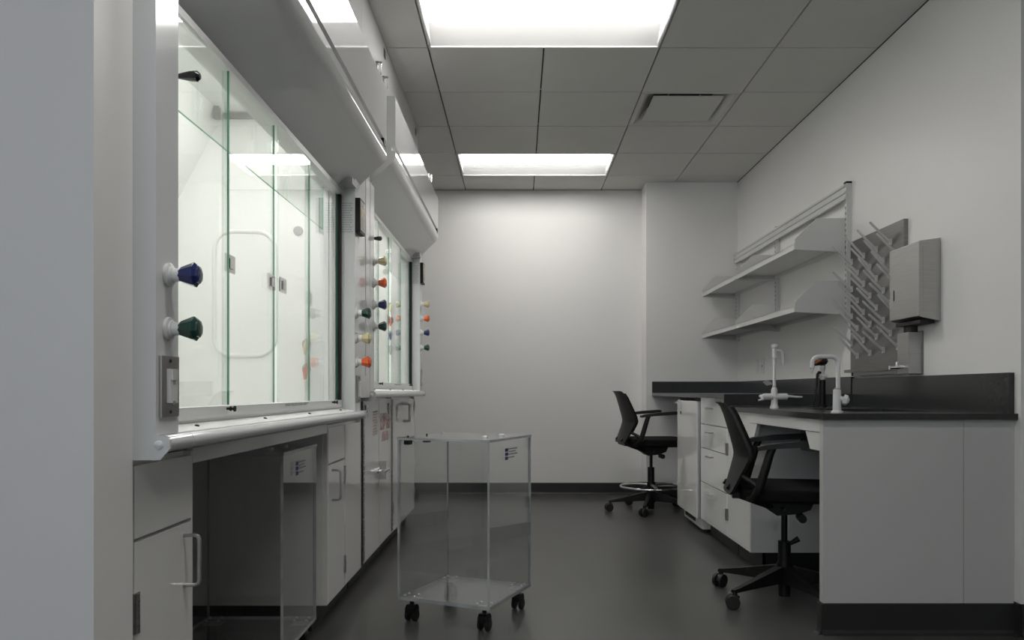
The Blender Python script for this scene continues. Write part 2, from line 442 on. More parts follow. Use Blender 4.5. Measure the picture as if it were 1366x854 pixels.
# ------------------------------------------------------------------ fume hoods
XP = -.69; XS = -.752
def fume_hood(Y0, Y1, zs, zA, zG, zT, label, knobs_near, knobs_far, noz, encl, near_plate, valve_y):
    dz = zs-.845
    t = thing('fume_hood', label, 'fume hood', (-1.1, (Y0+Y1)/2, zs-.045), 'white walk-up fume hoods')
    pw = .098; zR = zA+.34
    ya, yb = Y0+pw, Y1-.11
    # side posts
    for a, b in ((Y0, ya), (yb, Y1)):
        obj('front_post', B(XP-.20, XP, a, b, zs, zA+.10, bev=.002), 'post', t)
    # airfoil sill: front rail, end caps and deck
    prof = []
    for k in range(13):
        a = -PI*.75 + PI*1.35*k/12
        prof.append((XP+.006+.0165*math.cos(a), zs-.0165+.0165*math.sin(a)))
    prof += [(XS-.01, zs+.001), (XS-.01, zs-.030)]
    obj('airfoil_rail', MB().prism(prof, 'y', Y0+.125, Y1-.004, smooth=True), 'post', t)
    prof2 = [(p[0], p[1]) for p in prof]
    obj('airfoil_end_rail', MB().prism(prof2, 'y', Y0+.008, Y0+.122, smooth=True), 'post', t)
    cap = obj('airfoil_end_cap', MB().prism([(XS-.12, zs-.047), (XP+.008, zs-.047), (XP+.026, zs-.026), (XP+.026, zs-.008), (XP+.018, zs), (XS-.12, zs)], 'y', Y0, Y0+.008).bevel(.0015), 'post', t)
    obj('cap_screw', MB().lathe([(0, .0085), (.003, .0085), (.005, .006), (.0055, .001)], (XP+.006, Y0, zs-.018), (0, -1, 0), 16), 'post', cap)
    obj('airfoil_end_cap', B(XS-.05, XP+.026, Y1-.006, Y1, zs-.036, zs, bev=.004), 'post', t)
    deck = obj('airfoil_deck', MB().prism([(XP-.002, zs+.001), (XS+.004, zs+.012), (XS-.035, zs+.012), (XS-.035, zs-.02), (XP-.002, zs-.02)], 'y', ya, yb), 'liner', t)
    for k in range(4):
        y = ya+.16+(yb-ya-.3)*k/3
        obj('deck_screw', MB().lathe([(0, .005), (.003, .005), (.004, .002)], (XP-.028, y, zs+.006), (.17, 0, 1), 10), 'dark', deck)
    # work surface and liner
    obj('work_surface', B(XP-.07, -1.50, Y0+.02, Y1-.02, zs-.018, zs+.002), 'liner', t)
    for a in (ya-.03, yb+.012): obj('liner_side_panel', B(-1.47, XS-.03, a, a+.018, zs, zR), 'liner', t)
    obj('baffle', MB().prism([(-1.44, zs+.02), (-1.44, zR-.36), (-1.25, zR), (-1.27, zR), (-1.46, zR-.36), (-1.46, zs+.02)], 'y', ya-.012, yb+.012), 'liner', t)
    obj('baffle_bracket', B(-1.255, -1.232, yb-.085, yb-.060, zR-.05, zR), 'grey', t)
    obj('liner_roof', B(-1.27, XP+.02, ya-.012, yb+.012, zR, zR+.012), 'liner', t)
    obj('roof_angle', B(-1.24, -1.02, yb-.012, yb+.012, zR-.022, zR-.002), 'grey', t)
    obj('hood_lamp', B(-1.035, -.925, (ya+yb)/2-.65, (ya+yb)/2+.65, zR-.018, zR-.001), 'hlamp', t)
    obj('outer_shell', MB().box(-1.52, -1.50, Y0, Y1, zs-.018, zT).box(-1.50, XP-.20, Y0, Y0+.018, zs-.018, zT).box(-1.50, XP-.20, Y1-.018, Y1, zs-.018, zT).box(-1.50, XP-.06, Y0, Y1, zT-.02, zT), 'post', t)
    # rounded access panel outline on the far side wall
    yw = yb+.012; cx, cz, hx, hz, rr = -1.158, 1.341+dz, .128, .262, .075
    path = []
    for (sx, sz, a0) in ((1, 1, 0), (-1, 1, PI/2), (-1, -1, PI), (1, -1, 1.5*PI)):
        for k in range(7):
            a = a0+PI/2*k/6
            path.append((cx+sx*(hx-rr)+rr*math.cos(a), yw-.001, cz+sz*(hz-rr)+rr*math.sin(a)))
    path.append(path[0]); path.append(path[1])
    ap = obj('access_panel', MB().prism([(p[0], p[2]) for p in path[:-2]], 'y', yw-.003, yw-.0005), 'liner', t)
    obj('panel_gasket', MB().tube(path, .0095, 10, cap=False), 'rim', ap)
    obj('port_plug', MB().lathe([(0, .020), (.004, .020), (.006, .016)], (-.932, yw, 1.606+dz*1.9), (0, -1, 0), 20), 'grey', t)
    for z, c in noz: nozzle(t, -.89, yw, z, c)
    # header trim over the sash and the bulging front
    obj('sash_header', B(XS-.05, XS+.012, Y0+.04, Y1-.04, zA-.007, zA+.012), 'alu', t)
    p = [(XS-.004, zA)]
    x1, z1 = -.612, zA+.142
    p.append((x1, z1))
    for k in range(1, 7):
        a = -PI/4 + PI/4*k/6
        p.append((x1-.0375*0+.0 + (math.cos(a)-math.cos(PI/4))*.126, z1+(math.sin(a)+math.sin(PI/4))*.126*.62))
    xf = p[-1][0]
    obj_p = [(xf, zG-.012), (xf-.020, zG-.012), (xf-.020, zG+.012), (xf, zG+.012), (xf, zT-.006), (xf-.006, zT), (XP-.05, zT), (XP-.05, zA+.06)]
    fp = obj('front_canopy', MB().prism(p+obj_p, 'y', Y0+.012, Y1+.0, smooth=True), 'hood', t, angle=.4)
    for y in (Y1-.055,):                                            # grip clip in the groove
        obj('groove_grip', MB().prism([(y-.03, zG-.006), (y-.024, zG-.016), (y+.024, zG-.016), (y+.03, zG-.006), (y+.024, zG+.012), (y-.024, zG+.012)], 'x', xf-.012, xf+.003), 'black', fp)
    obj('canopy_tab', B(XS+.02, XS+.07, Y1-.20, Y1-.12, zA+.02, zA+.045), 'grey', fp)
    for y in encl['locks']:
        k = obj('canopy_lock', MB().lathe([(0, .007), (.030, .007), (.031, .011), (.036, .011), (.038, .004)], (xf-.012, y, zT), (0, 0, 1), 12).box(xf-.032, xf+.012, y-.006, y+.006, zT+.030, zT+.037), 'chrome', fp)
        obj('lock_pin', MB().tube([(xf+.006, y, zT+.034), (xf+.006, y, zT-.016)], .0035, 8), 'chrome', k)
    # enclosure panel up to the ceiling
    e0, e1 = encl['y']
    en = obj('enclosure_panel', MB().box(-.714, -.696, e0, e1-.003, zT-.03, H-.001).box(-1.6, -.714, e1-.02, e1-.003, zT, H-.001), 'hood', t)
    for y in encl['slots']:
        obj('panel_slot', B(-.697, -.6945, y-.025, y+.025, 2.655, 2.70), 'dark', en)
    # sash: aluminium frame, sliding glass panes with green edges, clips
    fb = MB().box(XS-.022, XS+.014, ya-.03, yb-.032, zs+.020, zs+.047).box(XS-.022, XS+.008, ya-.03, yb+.01, zs+.012, zs+.0205)
    fb.box(XS-.018, XS+.012, ya-.03, ya-.004, zs+.047, zA).box(XS-.024, XS-.010, yb-.052, yb-.012, zs+.047, zA)
    fb.box(XS-.045, XS-.03, yb-.085, yb-.065, zs+.03, zA+.02)
    sf = obj('sash_frame', fb, 'alu', t)
    obj('sash_track', B(XS-.006, XS+.006, yb-.022, yb-.0005, zs+.006, zA), 'dark', sf)
    obj('frame_print', lines(MB(), 2, XS+.0142, yb-.82, yb-.55, zs+.036, zs+.045, (1, .9)), 'slate', sf)
    for y in (Y0+.49, yb-.20):
        obj('thumb_screw', MB().lathe([(0, .0035), (.010, .0035), (.010, .006), (.014, .006), (.014, .0035), (.020, .0035), (.020, .0075), (.024, .0075)], (XS+.012, y, zs+.040), (1, 0, 0), 10), 'black', sf)
    offs = [(.07, .524, 0), (.520, .935, 1), (.938, 1.30, 0), (1.295, yb-Y0-.03, 1)]
    for a, b, tr in offs:
        xg = XS + (.0045 if tr == 0 else -.0075)
        gp = obj('glass_pane', MB().box(xg-.003, xg+.003, Y0+a, Y0+b, zs+.049, zA-.004, 0, 1, 'x', 2), ['glass', 'edge', 'eclear'], t)
        for ye, sg in {.07: (), .520: ((a, 1), (b, -1)), .938: ((a, 1),), 1.295: ((a, 1),)}[a]:
            lo, hi = sorted((Y0+ye+sg*.003, Y0+ye+sg*.070))
            cl = MB().box(xg+.003, xg+.0065, lo, hi, zs+.394, zs+.440).box(xg+.0065, xg+.010, lo+.022, hi-.016, zs+.404, zs+.430)
            obj('pane_clip', cl, 'chrome', gp)
    xg = XS-.038
    obj('upper_glass', MB().box(xg-.003, xg+.003, ya-.01, yb-.14, zs+.735, zA+.03, 0, 1, 'x', 2), ['glass', 'edgep', 'eclear'], t)
    obj('sash_knob', MB().tube([(XS+.012, Y0+.128, 1.58+dz), (XP-.012, Y0+.128, 1.58+dz), (XP+.012, Y0+.128, 1.58+dz), (XP+.026, Y0+.128, 1.58+dz), (XP+.032, Y0+.128, 1.58+dz)], [.004, .0055, .0105, .0115, .006], 12), 'blackk', sf)
    # valves on the posts
    for z, c in knobs_near: valve(t, XP, valve_y[0], z, c)
    for z, c in knobs_far: valve(t, XP, valve_y[1], z, c)
    # switch plate low on the near post, outlet on the far post
    def plate(y0, y1, z0, z1, full):
        pl = obj('switch_plate', MB().prism([(y0, z0), (y1, z0), (y1, z1), (y0, z1)], 'x', XP, XP+.006).bevel(.0035), 'plate', t)
        yc, zc = (y0+y1)/2, (z0+z1)/2
        h = (z1-z0)
        obj('rocker', B(XP+.006, XP+.013, yc-.017, yc+.017, zc-h*.27, zc+h*.29, bev=.0015), 'white', pl)
        obj('rocker_pad', B(XP+.013, XP+.0155, yc-.012, yc+.012, zc+h*.11, zc+h*.26, bev=.001), 'white', pl)
        if full:
            for k in (-.02, .02): obj('rocker_mark', MB().box(XP+.013, XP+.0137, yc-.005, yc+.005, zc-.012+k-.004, zc-.012+k+.004), 'grey', pl)
        for s in (-1, 1): obj('plate_screw', MB().lathe([(0, .0035), (.0015, .003)], (XP+.006, yc, zc+s*h*.42), (1, 0, 0), 10), 'dark', pl)
    if near_plate: plate(Y0+.012, Y0+.088, zs+.034, zs+.153, True)
    plate(Y1-.094, Y1-.022, zs+.034, zs+.15, False)
    # airflow monitor box on the far post, print on the post's near side
    mz = 1.60+dz
    mo = obj('airflow_monitor', B(XP, XP+.021, Y1-.105, Y1-.004, mz, mz+.145, bev=.003), 'black', t, 'black airflow monitor box')
    obj('monitor_face', B(XP+.021, XP+.0225, Y1-.098, Y1-.012, mz+.012, mz+.135), 'paper', mo)
    obj('monitor_display', B(XP+.0225, XP+.0235, Y1-.090, Y1-.022, mz+.075, mz+.105), 'tan', mo)
    mm = MB(); lines(mm, 4, XP+.0225, Y1-.09, Y1-.02, mz+.108, mz+.132, (1, .8)); lines(mm, 6, XP+.0225, Y1-.09, Y1-.02, mz+.02, mz+.07, (1, .8, .9))
    obj('monitor_print', mm, 'grey', mo)
    lp = lines(MB(), 13, yb, XP-.055, XP-.010, mz-.005, mz+.125, (1, .9, 1, .95, .8), normal='y')
    obj('post_print', lp, 'pale', t)
    return t

fume_hood(1.485, 3.40, .845, 1.76, 1.994, 2.25, 'nearer and larger-looking white fume hood with a low sill and wide sliding glass panes',
          [(1.158, 'blue'), (1.052, 'green')], [(1.259, 'green'), (1.154, 'yellow'), (1.052, 'orange')],
          [(1.126, 'yellow'), (1.022, 'orange')], dict(y=(1.485, 3.46), locks=(3.22, 3.37), slots=()), True, (1.536, 3.315))
fume_hood(3.63, 5.57, .928, 1.835, 2.06, 2.305, 'farther white fume hood with a high sill above the flammables cabinet',
          [(1.547, 'yellow'), (1.443, 'orange'), (1.339, 'blue'), (1.236, 'green')], [(1.538, 'yellow'), (1.438, 'orange'), (1.338, 'blue'), (1.233, 'green')],
          [(1.524, 'yellow'), (1.424, 'orange'), (1.328, 'blue'), (1.225, 'grey')], dict(y=(3.46, 5.41), locks=(5.08,), slots=(4.05, 5.27)), False, (3.708, 5.485))
ff = thing('filler_panel', 'tall white filler panel between the two fume hoods', 'panel', (-.70, 3.515, .90))
obj('filler_face', B(-.71, XP-.001, 3.402, 3.628, .90, 2.20, bev=.002), 'hood', ff)
obj('filler_strip', B(-.70, XP+.002, 3.52, 3.534, 1.0, 2.20), 'post', ff)

# ------------------------------------------------------------------ cabinets under the hoods (left)
XC = -.738
def kick(mb, x, y0, y1, back): return mb.box(x, back, y0, y1, 0, .10)
def left_carcass(t, y0, y1, z1, kx=-.80):
    obj('carcass', MB().box(-1.35, XC-.019, y0, y1, .10, z1), 'cab', t)
    obj('toe_kick', MB().box(kx-.012, kx, y0, y1, 0, .10).box(-1.33, kx-.012, y0, y0+.012, 0, .10), 'base', t)
    for a in (y0, y1-.009): obj('carcass_edge', B(XC-.019, XC-.002, a, a+.009, .10, z1), 'cab', t)

c = thing('base_cabinet', 'narrow base cabinet beside the near wall, under the fume hood end', 'cabinet', (-1.04, 1.63, 0), 'base cabinets under the hoods')
left_carcass(c, 1.49, 1.772, .795)
obj('drawer_front', B(XC-.018, XC, 1.50, 1.763, .645, .785, bev=.0025), 'cab', c)
d = obj('door', B(XC-.018, XC, 1.50, 1.763, .104, .637, bev=.0025), 'cab', c)
d_pull(d, XC, 1.722, .502, .612); hinge(d, XC+.002, 1.506, .462, .54, m='plate'); hinge(d, XC+.002, 1.506, .16, .24, m='plate')

c = thing('base_cabinet', 'base cabinet with one drawer and door beyond the knee space', 'cabinet', (-1.04, 3.33, 0), 'base cabinets under the hoods')
left_carcass(c, 3.018, 3.645, .795)
obj('side_panel', MB().box(-1.35, XC-.019, 3.0165, 3.018, .10, .795), 'cab', c)
obj('drawer_front', B(XC-.018, XC, 3.028, 3.310, .648, .785, bev=.0025), 'cab', c)
d = obj('door', B(XC-.018, XC, 3.028, 3.310, .104, .640, bev=.0025), 'cab', c)
d_pull(d, XC, 3.085, .50, .617); hinge(d, XC+.002, 3.306, .54, .615); hinge(d, XC+.002, 3.306, .16, .235)
obj('fixed_panel', B(XC-.018, XC, 3.318, 3.636, .104, .785, bev=.0025), 'cab', c)

t = thing('knee_space_apron', 'long white apron panel over the open knee space', 'apron', (-.74, 2.39, .766))
obj('apron_board', B(XC-.018, XC-.002, 1.774, 3.014, .766, .80, bev=.002), 'cab', t)
t = thing('hood_bench', 'white enamel bench top carrying the nearer fume hood', 'worktop', (-1.1, 2.44, .80))
obj('bench_top', B(-1.50, -.768, 1.4945, 3.398, .7965, .826), 'cab', t)

f = thing('flammables_cabinet', 'white two-door flammables cabinet with faded red lettering under the farther hood', 'cabinet', (-1.04, 4.1, 0))
left_carcass(f, 3.66, 4.54, .895)
d1 = obj('door', B(XC-.020, XC, 3.715, 4.115, .108, .885, bev=.0025), 'cab', f)
d2 = obj('door', B(XC-.020, XC, 4.122, 4.520, .108, .885, bev=.0025), 'cab', f)
for y in (3.698, 4.531):
    mb = MB()
    n = 30
    for k in range(n):
        a = .12+.76*k/n; mb.tube([(XC+.002, y, a+.002), (XC+.002, y, a+.76/n-.002)], .0075, 8)
    ph = obj('piano_hinge', mb, 'satin', d1 if y < 4 else d2)
    obj('hinge_leaf', B(XC-.018, XC-.002, y-.014, y+.014, .112, .885), 'dark', ph)
for dd, y, s in ((d1, 4.065, -1), (d2, 4.172, 1)):
    obj('handle', MB().lathe([(0, .013), (.006, .013), (.008, .008), (.038, .008)], (XC, y, .512), (1, 0, 0), 14).tube([(XC+.036, y-s*.055, .512), (XC+.036, y, .512), (XC+.036, y+s*.03, .512)], .011, 12), 'chrome', dd)
obj('latch_escutcheon', B(XC, XC+.042, 4.106, 4.131, .465, .56, bev=.006), 'chrome', d2)
for y, dd in ((3.78, d1), (4.44, d2)):
    obj('vent_bracket', MB().box(XC, XC+.006, y-.03, y-.02, .80, .86).box(XC, XC+.006, y-.03, y+.03, .85, .86).box(XC, XC+.006, y, y+.018, .825, .835), 'satin', dd)
R90 = (PI/2, 0, PI/2)
text('FLAMMABLE', .062, d2, (XC+.0006, 4.32, .785), R90, 'pink')
text('KEEP FIRE\nAWAY', .075, d2, (XC+.0006, 4.32, .71), R90, 'red')
obj('door_print', lines(MB(), 9, XC, 3.95, 4.08, .70, .83, (1, .9, .7, 1)), 'pink', d1)
c = thing('base_cabinet', 'end base cabinet with one tall door at the far end', 'cabinet', (-1.04, 5.03, 0), 'base cabinets under the hoods')
left_carcass(c, 4.545, 5.53, .895)
d = obj('door', B(XC-.018, XC, 4.565, 5.52, .104, .875, bev=.0025), 'cab', c)
d_pull(d, XC, 4.99, .738, .846, .042, r=.008); hinge(d, XC+.002, 5.505, .79, .86); hinge(d, XC+.002, 5.505, .18, .25)
hinge(d, XC+.002, 4.572, .21, .28)

# ------------------------------------------------------------------ clear acrylic carts
def cart(label, loc, rz, side, h, reverse=False):
    t = thing('acrylic_cart', label, 'cart', loc, 'clear acrylic cube carts on casters', rz)
    z0, z1, th, s = .093, h, .009, side/2
    def part(name, mb, m, p=t, label=None): return obj(name, mb, m, p, label, world=False)
    part('base_plate', MB().box(-s, s, -s, s, z0-.002, z0+.010, 0, 1, 'z'), ['acrylf', 'aedge'])
    part('side_panel', MB().box(-s, -s+th, -s, s, z0+.010, z1-.010, 0, 1, 'x'), ['acryl', 'aedge'])
    rp = part('side_panel', MB().box(s-th, s, -s, s, z0+.010, z1-.010, 0, 1, 'x'), ['acryl', 'aedge'])
    part('side_panel', MB().box(-s+th, s-th, -s, -s+th, z0+.010, z1-.010, 0, 1, 'y'), ['acryl', 'aedge'])
    part('side_panel', MB().box(-s+th, s-th, s-th, s, z0+.010, z1-.010, 0, 1, 'y'), ['acryl', 'aedge'])
    lid = part('lid', MB().box(-s-.002, s+.002, -s-.002, s+.002, z1-.009, z1, 0, 1, 'z'), ['acryl', 'aedge'])
    for y, mm in ((-s+.045, 'black'), (-.01, 'black'), (s-.07, 'satin')):
        part('lid_hinge', MB().box(-s+.010, -s+.034, y-.013, y+.013, z1-.030, z1-.009).tube([(-s-.005, y-.013, z1-.010), (-s-.005, y+.013, z1-.010)], .004, 8).tube([(-s+.022, y, z1), (-s+.022, y, z1+.006)], .004, 8), mm, lid)
    for y in (-.08, .08): part('lid_stop', MB().lathe([(0, .012), (.006, .012), (.008, .008)], (s-.08, y, z1), (0, 0, 1), 12), 'white', lid)
    for sx in (-1, 1):
        for sy in (-1, 1):
            cx, cy = sx*(s-.042), sy*(s-.042)
            cp = part('caster', MB().tube([(cx, cy, .068), (cx, cy, z0-.004)], .009, 10).prism([(cy-.026, .036), (cy-.024, .055), (cy-.014, .066), (cy+.014, .066), (cy+.024, .055), (cy+.026, .036)], 'x', cx-.018, cx+.018).bevel(.003), 'black')
            for k in (-1, 1):
                part('caster_wheel', MB().lathe([(0, .020), (.003, .0245), (.012, .0245), (.014, .021)], (cx+k*.0085 if k > 0 else cx-.0085-.0, cy, .0245), (k, 0, 0), 20), 'rubber', cp)
            pm = MB().box(cx-.032, cx+.032, cy-.026, cy+.026, z0-.0045, z0-.0022)
            for a in (-1, 1):
                for b in (-1, 1): pm.lathe([(0, .006), (.003, .006), (.005, .003)], (cx+a*.022, cy+b*.017, z0+.010), (0, 0, 1), 8)
            part('caster_plate', pm, 'satin', cp)
    # printed maker's mark: three blue squares beside four lines of fine print on the +x side
    lm = MB()
    zt = z1-.042
    for k, yy in enumerate((0, .0165, .033)):
        lm.box(s, s+.0006, -.062, -.034, zt-yy-.013, zt-yy)
    part('maker_mark', lm, 'ink', rp)
    lp = MB()
    for k, (yy, L) in enumerate(((.004, 1), (.0145, .95), (.025, 1.1), (.038, .75))):
        random.seed(k); y = -.030
        while y < -.030+.075*L:
            wd = random.uniform(.006, .014); lp.box(s, s+.0006, y, y+wd, zt-yy-.0022, zt-yy+.0022); y += wd+.002
    part('maker_print', lp, 'slate', rp)
    return t
CY_ANG = math.radians(-23.0)
cart('clear acrylic cart on black casters standing in the open floor', (-.2175, 3.245, 0), math.radians(-23.5), .41, .742)
cart('clear acrylic cart pushed into the knee space under the fume hood', (-.943, 2.665, 0), 0, .40, .735)

# ------------------------------------------------------------------ right-hand bench
XF = 1.152; XD = 1.18
t = thing('high_countertop', 'black epoxy countertop section at standing height along the right wall', 'countertop', (1.52, 5.57, .887))
obj('slab', B(XF, W-.001, 4.397, 6.758, .887, .912, bev=.002), 'epoxy', t)
obj('step_riser', B(XF, W-.001, 4.385, 4.397, .846, .912), 'epoxy', t)
obj('backsplash', MB().box(W-.020, W-.001, 4.41, 6.739, .912, 1.010), 'epoxy', t)
obj('back_splash_return', MB().box(XF, W-.001, 6.739, 6.758, .912, 1.010), 'epoxy', t)

t = thing('sink_countertop', 'black epoxy countertop section set lower, with the sink and faucets', 'countertop', (1.52, 3.67, .820))
SX0, SX1, SY0, SY1 = 1.38, 1.76, 3.25, 3.78
zt, zb = .8435, .820
obj('slab', MB().box(XF, W-.001, 2.962, SY0, zb, zt).box(XF, W-.001, SY1, 4.385, zb, zt).box(XF, SX0, SY0, SY1, zb, zt).box(SX1, W-.001, SY0, SY1, zb, zt), 'epoxy', t)
obj('backsplash', B(W-.022, W-.001, 2.985, 4.385, zt, 1.000), 'epoxy', t)
obj('sink_basin', MB().box(SX0-.012, SX0, SY0-.012, SY1+.012, .66, zb).box(SX1, SX1+.012, SY0-.012, SY1+.012, .66, zb).box(SX0, SX1, SY0-.012, SY0, .66, zb).box(SX0, SX1, SY1, SY1+.012, .66, zb).box(SX0-.012, SX1+.012, SY0-.012, SY1+.012, .645, .66), 'epoxy', t)
obj('drain', MB().lathe([(0, .035), (.003, .035), (.004, .02)], (1.57, 3.5, .66), (0, 0, 1), 20).tube([(1.57, 3.5, .56), (1.57, 3.5, .645)], .022, 12), 'satin', t)

t = thing('sink_apron', 'white apron rail with angled brackets under the sink counter edge', 'apron', (1.17, 3.5, .77))
obj('apron_rail', B(1.163, 1.181, 3.021, 3.978, .770, .819), 'cabr', t)
for y0, s in ((3.022, 1), (3.977, -1)):
    obj('corner_bracket', MB().prism([(y0, .768), (y0+s*.155, .768), (y0+s*.105, .698), (y0, .698)], 'x', 1.166, 1.184), 'cabr', t)

e = thing('end_panel', 'pale grey panel closing the near end of the bench', 'panel', (1.53, 3.0, 0))
obj('panel_sheet', B(1.163, 1.6985, 2.985, 3.02, .118, .819, bev=.0015), 'panel', e)
obj('panel_sheet', B(1.7005, W-.001, 2.985, 3.02, .118, .819, bev=.0015), 'panel', e)
obj('panel_backing', B(1.17, W-.002, 2.992, 3.015, .10, .81), 'panel', e)
m = MB()
prof = [(2.985, 0), (2.963, 0), (2.973, .006), (2.979, .018), (2.981, .115), (2.985, .118), (3.02, .118), (3.02, 0)]
m.prism(prof, 'x', 1.158, W-.001)
m.prism([(1.158, 0), (1.136, 0), (1.146, .006), (1.152, .018), (1.154, .115), (1.158, .118)], 'y', 2.975, 3.02)
obj('cove_base', m, 'base', e)

def right_carcass(t, y0, y1, z1, kx=1.245):
    obj('carcass', MB().box(XD+.019, W-.002, y0, y1, .105, z1), 'cabr', t)
    obj('toe_kick', MB().box(kx, kx+.012, y0+.002, y1, 0, .105).box(kx, W-.04, y0+.002, y0+.014, 0, .105), 'base', t)
    obj('carcass_edge', MB().box(XD+.002, XD+.019, y0, y1, .105, .118).box(XD+.002, XD+.019, y0, y0+.010, .118, z1).box(XD+.002, XD+.019, y1-.010, y1, .118, z1).box(XD+.002, XD+.019, y0+.01, y1-.01, z1-.02, z1), 'cabr', t)
c = thing('drawer_cabinet', 'white cabinet with four stacked drawers beside the small fridge', 'cabinet', (1.53, 4.75, 0))
right_carcass(c, 4.42, 5.07, .886)
for z0, z1, hz in ((.722, .872, .823), (.570, .716, .675), (.350, .564, .525), (.120, .344, .298)):
    dr = obj('drawer', B(XD, XD+.018, 4.428, 5.062, z0, z1, bev=.0025), 'cabr', c)
    h_pull(dr, XD, 4.79, hz, .10)
c = thing('sink_cabinet', 'white one-door cabinet under the sink counter, next to the drawers', 'cabinet', (1.53, 4.2, 0))
right_carcass(c, 3.98, 4.416, .817)
obj('false_front', B(XD, XD+.018, 3.99, 4.41, .722, .80, bev=.0025), 'cabr', c)
d = obj('door', B(XD, XD+.018, 3.99, 4.41, .120, .716, bev=.0025), 'cabr', c)
for a, b in ((.20, .265), (.565, .635)): hinge(d, XD-.002, 4.405, a, b, m='plate')

c = thing('undercounter_fridge', 'white undercounter fridge with a chrome lock at the door top', 'fridge', (1.5, 5.39, 0))
obj('body', B(1.215, 1.80, 5.085, 5.70, .10, .855, bev=.006), 'cabr', c)
d = obj('door', B(1.158, 1.210, 5.085, 5.70, .10, .862, bev=.006), 'cabr', c)
obj('door_trim', B(1.164, 1.212, 5.078, 5.0845, .10, .862), 'satin', d)
lk = obj('lock_hasp', MB().box(1.146, 1.158, 5.55, 5.60, .80, .875).box(1.146, 1.25, 5.555, 5.595, .866, .874).tube([(1.140, 5.50, .845), (1.140, 5.66, .845)], .009, 10), 'chrome', d)
obj('keyhole', MB().lathe([(0, .012), (.004, .012), (.005, .008)], (1.158, 5.575, .775), (-1, 0, 0), 14), 'black', d)
gr = obj('grille', B(1.20, 1.24, 5.10, 5.66, .025, .098), 'cabr', c)
m = MB()
for k in range(16): m.box(1.197, 1.2005, 5.30+.02*k, 5.31+.02*k, .045, .082)
obj('grille_slot', m, 'dark', gr)
obj('base_box', B(1.24, 1.78, 5.10, 5.66, .025, .10), 'cabr', c)
m = MB()
for y in (5.15, 5.62):
    for x in (1.26, 1.72): m.lathe([(0, .018), (.008, .018), (.01, .008), (.026, .008)], (x, y, 0), (0, 0, 1), 12)
obj('foot', m, 'black', c)

# ------------------------------------------------------------------ shelves on the right wall
fr = thing('shelf_rack', 'white slotted wall standards with a double top rail carrying the shelves', 'shelf rack', (1.88, 5.57, 1.39))
for y in (4.457, 5.68, 6.70):
    up = obj('upright', B(W-.030, W-.001, y-.014, y+.014, 1.36, 2.115, bev=.002), 'shelf', fr)
    m = MB()
    for k in range(22): m.box(W-.0306, W-.0298, y-.004, y+.004, 1.39+.032*k, 1.405+.032*k)
    obj('slot', m, 'dark', up)
    obj('upright_cap', B(W-.034, W-.001, y-.018, y+.018, 2.112, 2.122), 'black' if y < 5 else 'shelf', fr)
obj('top_rail', MB().prism([(W-.030, 2.020), (W-.044, 2.020), (W-.044, 2.030), (W-.036, 2.034), (W-.036, 2.052), (W-.044, 2.056), (W-.044, 2.066), (W-.036, 2.070), (W-.036, 2.090), (W-.044, 2.094), (W-.044, 2.106), (W-.030, 2.106)], 'y', 4.44, 6.72), 'shelf', fr)
XSH = 1.575
shelf_root = None
for z, lev in ((1.752, 'upper'), (1.395, 'lower')):
    for y0, y1, lab in ((4.462, 5.676, 'near'), (5.684, 6.72, 'far')):
        s = thing('wall_shelf', {'uppernear': 'white metal shelf on the top level, the longer one nearer the pegboard',
                                 'upperfar': 'white metal shelf on the top level, in the far corner',
                                 'lowernear': 'white metal shelf on the bottom level, the longer one nearer the pegboard',
                                 'lowerfar': 'white metal shelf on the bottom level, in the far corner'}[lev+lab], 'shelf', (1.73, (y0+y1)/2, z), 'white wall shelves')
        obj('shelf_board', MB().box(XSH, W-.032, y0+.003, y1-.003, z+.016, z+.019).box(XSH, XSH+.002, y0+.003, y1-.003, z-.014, z+.021).box(XSH+.002, XSH+.02, y0+.003, y1-.003, z-.010, z-.008).box(W-.034, W-.032, y0+.003, y1-.003, z-.010, z+.03), 'shelf', s)
        for y in (y0, y1-.003):
            obj('end_bracket', MB().prism([(XSH+.003, z-.014), (W-.032, z-.030), (W-.032, z+.165), (XSH+.125, z+.165), (XSH+.003, z+.045)], 'y', y, y+.003), 'shelf', s)
            obj('bracket_flange', B(XSH+.004, W-.034, y+.003 if y == y0 else y-.014, y+.017 if y == y0 else y, z-.012, z-.009), 'shelf', s)

# ------------------------------------------------------------------ drying pegboard and dispensers
pb = thing('drying_pegboard', 'stainless steel lab pegboard with pale angled drying pegs', 'pegboard', (W, 4.105, 1.04))
obj('back_plate', B(W-.022, W-.001, 3.80, 4.41, 1.045, 1.768, bev=.003), 'steel', pb)
obj('drip_tray', MB().prism([(W-.001, 1.032), (W-.050, 1.032), (W-.050, 1.048), (W-.046, 1.048), (W-.046, 1.036), (W-.022, 1.036), (W-.022, 1.05), (W-.001, 1.05)], 'y', 3.79, 4.43), 'steel', pb)
obj('drain_tube', MB().tube([(W-.03, 4.35, 1.031), (W-.03, 4.35, 1.012)], .012, 10), 'black', pb)
obj('tray_rail', B(W-.045, W-.001, 3.82, 4.32, 1.013, 1.031, bev=.002), 'steel', pb)
peg0 = None
for i in range(8):
    for k in range(4):
        y = 4.385-.0765*i; z = 1.657-.1525*k-(.0765 if i % 2 else 0)+.004*i
        if peg0 is None:
            mb = MB().box(-.010, 0, -.008, .008, -.019, .013)
            mb.tube([(-.006, 0, -.004), (-.04, 0, .028), (-.104, 0, .092), (-.110, 0, .0975)], [.0075, .007, .006, .003], 8)
            peg0 = o = obj('peg', mb, 'peg', pb, world=False)
        else:
            o = peg0.copy(); COL.objects.link(o)
        o.location = Vector((W-.022, y, z))-wloc(pb)
        o.rotation_euler = (random.uniform(-.05, .05), random.uniform(-.05, .05), random.uniform(-.05, .05))

